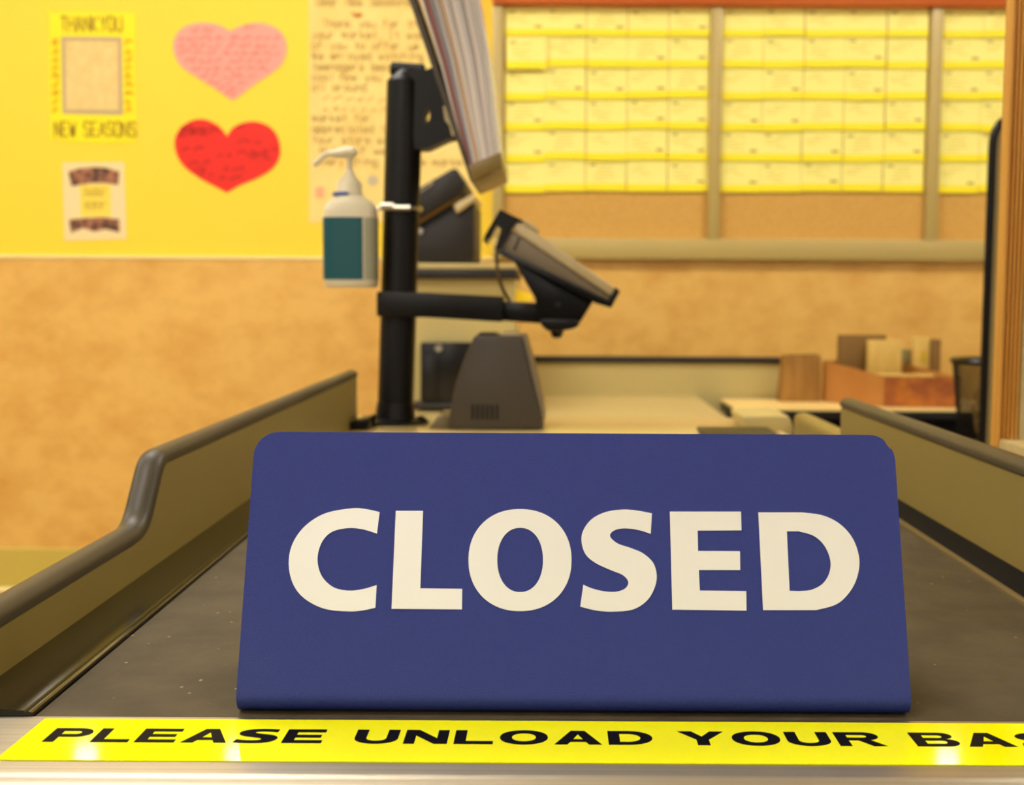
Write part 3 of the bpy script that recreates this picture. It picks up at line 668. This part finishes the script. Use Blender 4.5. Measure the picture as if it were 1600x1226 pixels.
for nm, mm, test in (('front_label', M_teal, lambda x: x < xb), ('side_label', M_txt, lambda x: x >= xb)):
    mb = MB(); n = 80; r1 = sec(brx + 0.0006, bry + 0.0006, zl0, n=n); r2 = sec(brx + 0.0006, bry + 0.0006, zl1, n=n)
    for i in range(n):
        j = (i + 1) % n
        if test((r1[i][0] + r1[j][0]) / 2) and (abs(r1[i][0] - xb) > 0.0008 or mm is M_teal):
            mb.add([r1[i], r1[j], r2[j], r2[i]], [(0, 1, 2, 3)])
    mb.build(nm, mm, bot, label='deep teal label' if mm is M_teal else 'grey small-print label')
ccx = A(546, 280, BY).x
MB().lathe([(0.0195, znk + 0.002), (0.0205, znk + 0.004), (0.0195, znk + 0.007)], (ccx - 0.004, BY), 28).build('collar', M_bluec, bot, label='blue collar ring')
zc0, zc1 = A(546, 306, BY).z, A(546, 285, BY).z
cp = MB().lathe([(0.0195, zc0), (0.0190, zc0 + 0.004), (0.0178, zc0 + 0.006), (0.0176, zc1 - 0.002), (0.0165, zc1), (0.0145, zc1 + 0.003), (0.0085, zc1 + 0.010), (0.0065, zc1 + 0.016), (0.006, zc1 + 0.017)], (ccx, BY), 32).build('screw_cap', M_bottle, bot)
zp = A(546, 243, BY).z
MB().lathe([(0.0042, zc1 + 0.014), (0.0042, zp - 0.006), (0.0065, zp - 0.002)], (ccx, BY), 16).build('pump_stem', M_bottle, bot)
hd = [A(558, 240, BY), A(552, 238, BY), A(540, 238, BY), A(526, 240, BY), A(513, 240, BY), A(507, 243, BY), A(490, 258, BY)]
MB().tube(hd, [0.004, 0.0082, 0.0085, 0.0062, 0.0046, 0.0043, 0.0036], 14).build('pump_nozzle', M_bottle, bot)

# ------------------------------------------------------------------ page rack at the top of the pole
RY0, RY1 = PYD - 0.07, PYD + 0.13
rack = thing('page_rack', tuple(A(738, 280, PYD)), 'tilted flip rack of plastic page sleeves on top of the pole', 'page rack')
px_prism([(612, -80), (622, -80), (726, 236), (741, 281), (735, 283)], RY0 - 0.005, RY1).build('back_plate', M_holderd, rack)
px_prism([(731, 258), (783, 237), (784, 262), (738, 283)], RY0 - 0.008, RY1).bevel(0.0015).build('tray', M_holder, rack)
hb0, hb1 = A(729, 262, RY0), A(781, 240, RY0); ht0, ht1 = A(632, -70, RY0), A(737, -70, RY0)
NP = 14
for k in range(NP):
    t = (k + 0.5) / NP; tt = t ** 0.9
    b0 = hb0.lerp(hb1, t); b1 = ht0.lerp(ht1, tt)
    ln = (b1 - b0).normalized(); pn = Vector((ln.z, 0, -ln.x)); th = 0.0016 + 0.0004 * (k % 3)
    yo = random.uniform(-0.004, 0.003)
    mm = M_pagec[3] if k == 2 else M_pagec[0] if k == 1 else M_pagec[1] if k == 4 else M_page[k % 5]
    mid = b0.lerp(b1, 0.5) + pn * 0.004
    for_pts = [b0 - pn * th, b0 + pn * th, mid + pn * th, b1 + pn * th, b1 - pn * th, mid - pn * th]
    MB().prism([q + Vector((0, yo, 0)) for q in for_pts], (0, 0.175, 0)).build('page', mm, rack, smooth=False)

# ------------------------------------------------------------------ payment terminal
term = thing('payment_terminal', tuple(A(870, 440, PYD)), 'grey card payment terminal tilted on the black swing arm', 'terminal')
tb = px_prism([(780, 387), (799, 360), (956, 465), (949, 470), (928, 468)], PYD - 0.042, PYD + 0.042).bevel(0.002).build('body', M_greym, term)
px_prism([(799, 359), (804, 347), (812, 346), (966, 453), (959, 465)], PYD - 0.044, PYD + 0.044).bevel(0.002).build('bezel', M_greyl, term)
px_prism([(812, 345), (822, 343), (842, 356), (840, 364)], PYD - 0.02, PYD + 0.04).bevel(0.002).build('card_slot_hump', M_greyl, term)
px_prism([(811, 370), (813, 371), (804, 391), (802, 390)], PYD - 0.0432, PYD - 0.0418).build('seam', M_blackg, tb, smooth=False)
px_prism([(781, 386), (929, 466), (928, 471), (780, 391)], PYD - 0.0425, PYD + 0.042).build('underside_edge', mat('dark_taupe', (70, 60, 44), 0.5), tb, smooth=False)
cab = [A(777, 384, PYD - 0.03), A(776, 400, PYD - 0.035), A(777, 420, PYD - 0.037), A(781, 440, PYD - 0.037), A(788, 457, PYD - 0.03), A(796, 470, PYD - 0.02)]
MB().tube(cab, 0.0026, 8).build('cable', M_cablem, term)

# ------------------------------------------------------------------ scanner tower
SY0, SY1 = 1.61, 1.72
sc = thing('scanner_tower', (A(774, 672, SY0).x, 1.66, B), 'dark grey upright scanner tower tapering towards its top', 'scanner')
zl = 671
hs = px_prism([(742, 524), (813, 524), (818, 535), (846, 655), (845, zl), (699, zl), (702, 648), (711, 603), (725, 561), (737, 533)], SY0, SY1).bevel(0.003).build('housing', M_grey, sc)
px_prism([(814, 523), (821, 524), (827, 545), (838, 584), (848, 627), (852, 651), (849, zl), (845.5, zl), (846.5, 655), (818.5, 535)], SY0 + 0.006, SY1 + 0.004).bevel(0.0012).build('side_cover', mat('side_grey', (132, 118, 92), 0.4), sc)
px_prism([(747, 521), (772, 521), (776, 524), (745, 525)], SY0 + 0.01, SY1 - 0.02).build('scan_window_lip', M_char, sc)
px_prism([(783, 520), (808, 519), (813, 524), (780, 525)], SY0 + 0.01, SY1 - 0.02).build('scan_window_lip', M_greyl, sc)
for i in range(6):
    x = 737 + i * 7.6
    px_prism([(x, 632), (x + 3.4, 632), (x + 3.4, 655 + (i % 2)), (x, 655)], SY0 - 0.0006, SY0 + 0.004).build('vent_slot', M_blackg, hs, smooth=False)
px_prism([(668, zl), (684, 650), (703, 650), (700, zl)], SY0 + 0.01, SY1).bevel(0.002).build('foot', mat('foot_grey', (112, 98, 68), 0.4), sc)
# little black bin edge beside the guard end
o = px_prism([(505, 672), (509, 664), (548, 659), (576, 652), (578, 660), (574, 672)], 1.60, 1.66).bevel(0.002).build('belt_end_cap', M_blackg, counter)

# ------------------------------------------------------------------ register stand and till behind
TY0, TY1 = 3.06, 3.42
st = thing('register_stand', (A(725, 640, TY0).x, 3.2, 0.745), 'beige register stand with dark edged top behind the pole', 'stand')
px_prism([(640, 434), (805, 434), (804, 632), (642, 632)], TY0, TY1).build('body', M_beige, st, smooth=False)
px_prism([(636, 419), (808, 420), (808, 436), (636, 436)], TY0 - 0.03, TY1 + 0.02).bevel(0.008).build('edge_band', M_char, st)
px_prism([(636, 411), (806, 412), (806, 420), (636, 420)], TY0 - 0.025, TY1 + 0.02).bevel(0.002).build('top', M_beige, st)
px_prism([(643, 629), (806, 629), (806, 640), (645, 640)], TY0 - 0.05, TY1).bevel(0.006).build('foot_ledge', M_char, st)
o = px_prism([(803, 450), (806, 452), (832, 460), (829, 470), (806, 471), (803, 472)], TY0 + 0.02, TY0 + 0.03).build('hanging_tag', M_note, st, smooth=False, label='small bright yellow tag')
lb = thing('lock_box', (A(696, 628, TY0).x, TY0 - 0.02, A(696, 628, TY0).z), 'black lock box with round silver knob on the register stand', 'box')
px_prism([(657, 535), (738, 535), (738, 627), (657, 627)], TY0 - 0.045, TY0 - 0.001).bevel(0.003).build('body', M_blackg, lb)
px_prism([(660, 555), (682, 555), (684, 561), (684, 625), (660, 625)], TY0 - 0.05, TY0 - 0.044).bevel(0.001).build('door', M_black, lb)
p = A(686, 544, TY0 - 0.045); MB().tube([p, p - Vector((0, 0.012, 0))], [0.011, 0.009], 18).build('knob', M_chrome, lb)
tl = thing('till_screen', (A(697, 410, TY0).x, 3.2, A(697, 410, TY0).z), 'charcoal till with tilted screen on the register stand', 'till')
px_prism([(640, 409), (738, 409), (741, 404), (741, 316), (706, 330), (640, 371)], TY0 + 0.02, TY1 - 0.06).bevel(0.004).build('base', M_char, tl)
ss = px_prism([(640, 302), (705, 264), (713, 262), (728, 286), (726, 296), (716, 305), (640, 351)], TY0, TY1 - 0.04).bevel(0.006).build('screen', M_char, tl)
px_prism([(640, 306), (668, 290), (678, 279), (676, 288), (640, 312)], TY0 - 0.002, TY0 + 0.01).build('painted_highlight', mat('highlight_paint', (140, 128, 112), 0.35), ss, smooth=False)  # pale streak on the screen, a highlight put into the colour
px_prism([(640, 352), (716, 305), (719, 309), (640, 358)], TY0 + 0.03, TY1 - 0.08).build('gap_reflection', mat('reflection_tan', (170, 132, 62), 0.4), tl, smooth=False)  # tan line in the gap, a reflection painted as plain colour
px_prism([(640, 358), (706, 318), (710, 330), (640, 371)], TY0 + 0.04, TY1 - 0.08).build('hinge_bar', M_black, tl, smooth=False)
px_prism([(709, 320), (741, 302), (743, 311), (714, 333)], TY0 - 0.005, TY1 - 0.1).bevel(0.003).build('card_reader', M_greyl, tl)
p = A(657, 361, TY0 + 0.018); MB().tube([p + Vector((0, 0.03, 0)), p - Vector((0, 0.006, 0))], 0.008, 12).build('key_lock', M_chrome, tl)

# ------------------------------------------------------------------ side desk with the things on it
DZ = 0.742
dq = A(1150, 638, 3.22)
dz_top = dq.z
desk = thing('packing_shelf', (1.0, 3.4, 0), 'low packing shelf with pale top and black edge', 'shelf')
DX0 = dq.x
MB().box(DX0, 1.75, 3.22, 3.545, dz_top - 0.006, dz_top).build('top', mat('pale_top', (246, 214, 136), 0.35), desk, smooth=False)
MB().box(DX0 + 0.003, 1.75, 3.225, 3.543, dz_top - 0.032, dz_top - 0.006).bevel(0.006).build('edge_band', M_char, desk)
MB().box(DX0 + 0.02, 1.75, 3.30, 3.54, 0.0, dz_top - 0.032).build('cabinet', M_black, desk, smooth=False)  # black box fills the dark knee space, its shade given as colour
# kraft bag
q = G(1253, 627, dz_top); q.y = 3.50
bag = thing('kraft_bag', (A(1253, 600, 3.44).x, 3.47, dz_top), 'small brown kraft paper bag beside the orange carton', 'paper bag')
xa, xb2 = A(1219, 600, 3.44).x, A(1284, 600, 3.44).x; zt2 = A(1250, 556, 3.44).z
mb = MB(); rings = []
for t in (0, 0.3, 0.65, 0.9, 1.0):
    z = dz_top + (zt2 - dz_top) * t; s = 0.014 * math.sin(t * 3.0)
    rings.append([(xa + 0.012 * t, 3.44 + s * 0.3, z), ((xa + xb2) / 2, 3.437 - s * 0.3, z), (xb2 - 0.004 * t, 3.44, z), (xb2 - 0.01 - 0.002 * t, 3.47 + 0.006 * (1 - t), z), (xb2 - 0.004 * t, 3.50, z), ((xa + xb2) / 2, 3.505, z), (xa + 0.012 * t, 3.50, z), (xa + 0.014, 3.47, z)])
mb.loft(rings, cap=False)
mb.add(rings[0], [tuple(range(8))])
mb.build('body', M_kraft, bag, smooth=False)
MB().box(xa + 0.02, xb2 - 0.012, 3.439, 3.4405, zt2 - 0.018, zt2 + 0.006).build('top_fold', M_kraft, bag, smooth=False)
# orange carton (open box standing cornerwise)
ca, cb2, cc2 = G(1381, 634.5, dz_top), G(1284, 627, dz_top), G(1496, 636.5, dz_top)
ca = Vector((A(1381, 634, 3.29).x, 3.29, dz_top)); cb2 = Vector((A(1284, 626, 3.46).x, 3.46, dz_top)); cc2 = Vector((A(1500, 634, 3.27).x, 3.27, dz_top))
ht = A(1381, 588, 3.29).z - dz_top
cd2 = cb2 + cc2 - ca
cd2.y = 3.5
cart = thing('orange_carton', tuple((ca + cd2) / 2), 'open orange printed carton holding cards on the packing shelf', 'carton')
cart.location.z = dz_top
hb = A(1284, 563, 3.46).z - dz_top
def wallseg(p, q, hp, hq, mm, nm):
    dv = (q - p).normalized(); n = Vector((dv.y, -dv.x, 0)); cen = (ca + cd2) / 2
    if n.dot(cen - p) < 0: n = -n
    MB().prism([p, q, q + Vector((0, 0, hq)), p + Vector((0, 0, hp))], n * 0.004).build(nm, mm, cart, smooth=False)
wallseg(ca, cb2, ht, hb, M_orange, 'side_panel'); wallseg(ca, cc2, ht, ht, M_orange2, 'printed_panel'); wallseg(cb2, cd2, hb, hb, M_orange, 'side_panel'); wallseg(cc2, cd2, ht, hb, M_orange, 'side_panel')
MB().prism([ca, cb2, cd2, cc2], (0, 0, 0.004)).build('bottom', M_orange, cart, smooth=False)
inner_c = [((ca + cd2) / 2) + (p - (ca + cd2) / 2) * 0.965 for p in (ca, cb2, cd2, cc2)]
MB().prism([p + Vector((0, 0, 0.0045)) for p in inner_c], (0, 0, ht - 0.012)).build('insert_tray', mat('grey_tray', (130, 106, 60), 0.6), cart, smooth=False)
tz = dz_top + ht - 0.0075
def onbox(name, pts, Y0, Y1, mm, label, cat, bev=0.002, group=None):
    o = px_prism(pts, Y0, Y1); return o
def cardblock(name, x0, x1, ytop, Y, dep, mm, label, cat, rot=0.0):
    a, b = A(x0, ytop, Y), A(x1, ytop, Y)
    mb = MB().box(a.x, b.x, Y, Y + dep, tz, a.z).bevel(0.003)
    o = mb.build(name, mm, None); o.rotation_euler.z = rot; return tag(o, label, cat)
cardblock('brown_packet', 1312, 1386, 523, 3.415, 0.03, M_kraftd, 'dark brown upright packet in the orange carton', 'packet', 0.05)
cardblock('card_stack', 1357, 1410, 531, 3.385, 0.022, M_straw, 'upright stack of pale straw cards before the brown packet', 'cards')
o = cardblock('upright_card', 1426, 1454, 526, 3.42, 0.012, M_straw, 'tall pale card with a yellow-green mark standing in the carton', 'card')
e0, e1 = A(1439, 548, 3.418), A(1446, 567, 3.418)
MB().box(e0.x, e1.x, 3.4185, 3.4196, e1.z, e0.z).build('green_mark', mat('green_mark', (196, 164, 20), 0.6), o, smooth=False)
cardblock('narrow_packet', 1456, 1471, 530, 3.41, 0.03, M_kraftd, 'narrow brown packet at the right end of the carton', 'packet')
cardblock('grey_packet', 1408, 1428, 545, 3.45, 0.02, mat('sage_card', (150, 138, 80), 0.7), 'short sage grey packet between the pale cards', 'packet')
a, b = A(1366, 573, 3.34), A(1462, 573, 3.34)
o = MB().prism([Vector((a.x, 3.32, tz)), Vector((b.x - 0.02, 3.315, tz)), Vector((b.x, 3.345, tz)), Vector((a.x + 0.015, 3.37, tz))], (0, 0, 0.012)).bevel(0.002).build('flat_cards', M_straw, None)
tag(o, 'flat pile of pale cards lying at the front of the carton', 'cards')

# ------------------------------------------------------------------ mesh bin, its stand, divider, display rack on the right
NZ = 0.69
low = thing('low_cabinet', (1.12, 2.6, 0), 'black low cabinet under the wire mesh bin', 'cabinet')
MB().box(0.86, 1.4, 2.42, 2.95, NZ - 0.03, NZ).bevel(0.004).build('top', M_black, low)
MB().box(0.88, 1.39, 2.45, 2.94, 0.0, NZ - 0.03).build('body', M_black, low, smooth=False)
MBX = (A(1549, 600, 2.62).x, 2.62); rz = A(1520, 561, 2.62).z
binr = MBX[0] - A(1490, 600, 2.62).x
bin_ = thing('mesh_bin', (MBX[0], MBX[1], NZ), 'black wire mesh bin with crumpled brown paper', 'bin')
# woven wire wall: two families of slanted wires, one joined part
mb = MB(); n = 72
for k in range(n):
    for s in (-1, 1):
        pth = []
        for j in range(7):
            t = j / 6; rr = binr * (0.74 + 0.26 * t); a = 2 * math.pi * k / n + s * t * 0.9
            pth.append((MBX[0] + rr * math.cos(a), MBX[1] + rr * math.sin(a), NZ + 0.004 + (rz - NZ - 0.006) * t))
        mb.tube(pth, 0.0008, 4, cap=False)
o = mb.build('wire_mesh', M_black, bin_); o['kind'] = 'stuff'
MB().tube(ring_at(Vector((MBX[0], MBX[1], rz - 0.004)), binr, 0, 36), 0.0065, 8, cap=False).build('rim', M_blackg, bin_)
MB().lathe([(0.01, NZ), (binr * 0.75, NZ), (binr * 0.75, NZ + 0.006), (0.01, NZ + 0.006)], MBX, 28).build('bottom', M_black, bin_)
bm = bmesh.new(); bmesh.ops.create_icosphere(bm, subdivisions=4, radius=1.0)
random.seed(4)
ph = [Vector((random.uniform(-1, 1), random.uniform(-1, 1), random.uniform(-1, 1))).normalized() for _ in range(26)]
for v in bm.verts:
    dsp = 1 - 0.16 * abs(math.sin(5 * v.co.dot(ph[0]) + 3)) - 0.12 * max(abs(v.co.dot(p)) ** 10 for p in ph) - 0.06 * math.sin(17 * v.co.dot(ph[3]))
    v.co *= dsp
crz = NZ + 0.100
for v in bm.verts: v.co = Vector((MBX[0] + 0.012 + v.co.x * binr * 0.68, MBX[1] + v.co.y * binr * 0.68, crz + v.co.z * 0.09))
me = bpy.data.meshes.new('crumpled_paper'); bm.to_mesh(me); bm.free()
o = link('crumpled_paper', me, M_crump, None); tag(o, 'crumpled brown paper inside the wire mesh bin', 'paper')

# divider panel with black edging
VY = 2.15
zt3 = A(1560, 172, VY).z
xl3, xr3 = A(1543, 450, VY).x, A(1543, 450, VY).x + 0.42
div = thing('divider_panel', ((xl3 + xr3) / 2, VY, 0), 'grey divider panel with rounded black edging behind the oak post', 'divider')
path = round_path([(xl3, 0.0), (xl3, zt3 - 0.01), (xr3, zt3 - 0.01), (xr3, 0.0)], 0.055, 8)
MB().tube([(x, VY, z) for x, z in path], 0.0080, 14).build('edge_trim', M_blackg, div)
MB().prism([(x, VY - 0.005, z) for x, z in path], (0, 0.01, 0)).build('panel', mat('sage_panel', (148, 130, 80), 0.5), div, smooth=False)

# oak display rack
KY = 1.05
kx = A(1556, 450, KY + 0.0155).x
rk = thing('display_rack', (kx + 0.15, KY, 0), 'fluted oak display rack on a beige plinth at the right edge', 'rack')
MB().box(kx, kx + 0.0015, KY - 0.0015, KY + 0.0155, 0.0, 2.2).build('side_strip', M_oak, rk, smooth=False)
x = kx + 0.0015
zled = A(1580, 686, KY).z
MB().box(x, x + 0.24, KY + 0.010, KY + 0.0155, zled, 2.2).build('backing', M_oak, rk, smooth=False)
for i in range(5):
    px0 = x + 0.0004 + i * 0.0037
    MB().prism([(px0, KY + 0.010, zled)] + [(px0 + 0.0011 - 0.0011 * math.cos(t), KY + 0.0011 - 0.0011 * math.sin(t), zled) for t in [math.pi * k / 6 for k in range(7)]] + [(px0 + 0.0022, KY + 0.010, zled)], (0, 0, 2.2 - zled)).build('flute', M_oak, rk)
MB().box(x + 0.0184, x + 0.24, KY - 0.001, KY + 0.010, zled, 2.2).build('front_panel', M_stone, rk, smooth=False)
MB().box(kx + 0.0018, kx + 0.26, KY - 0.06, KY + 0.0155, 0.0, zled).bevel(0.002).build('plinth', M_stone, rk)
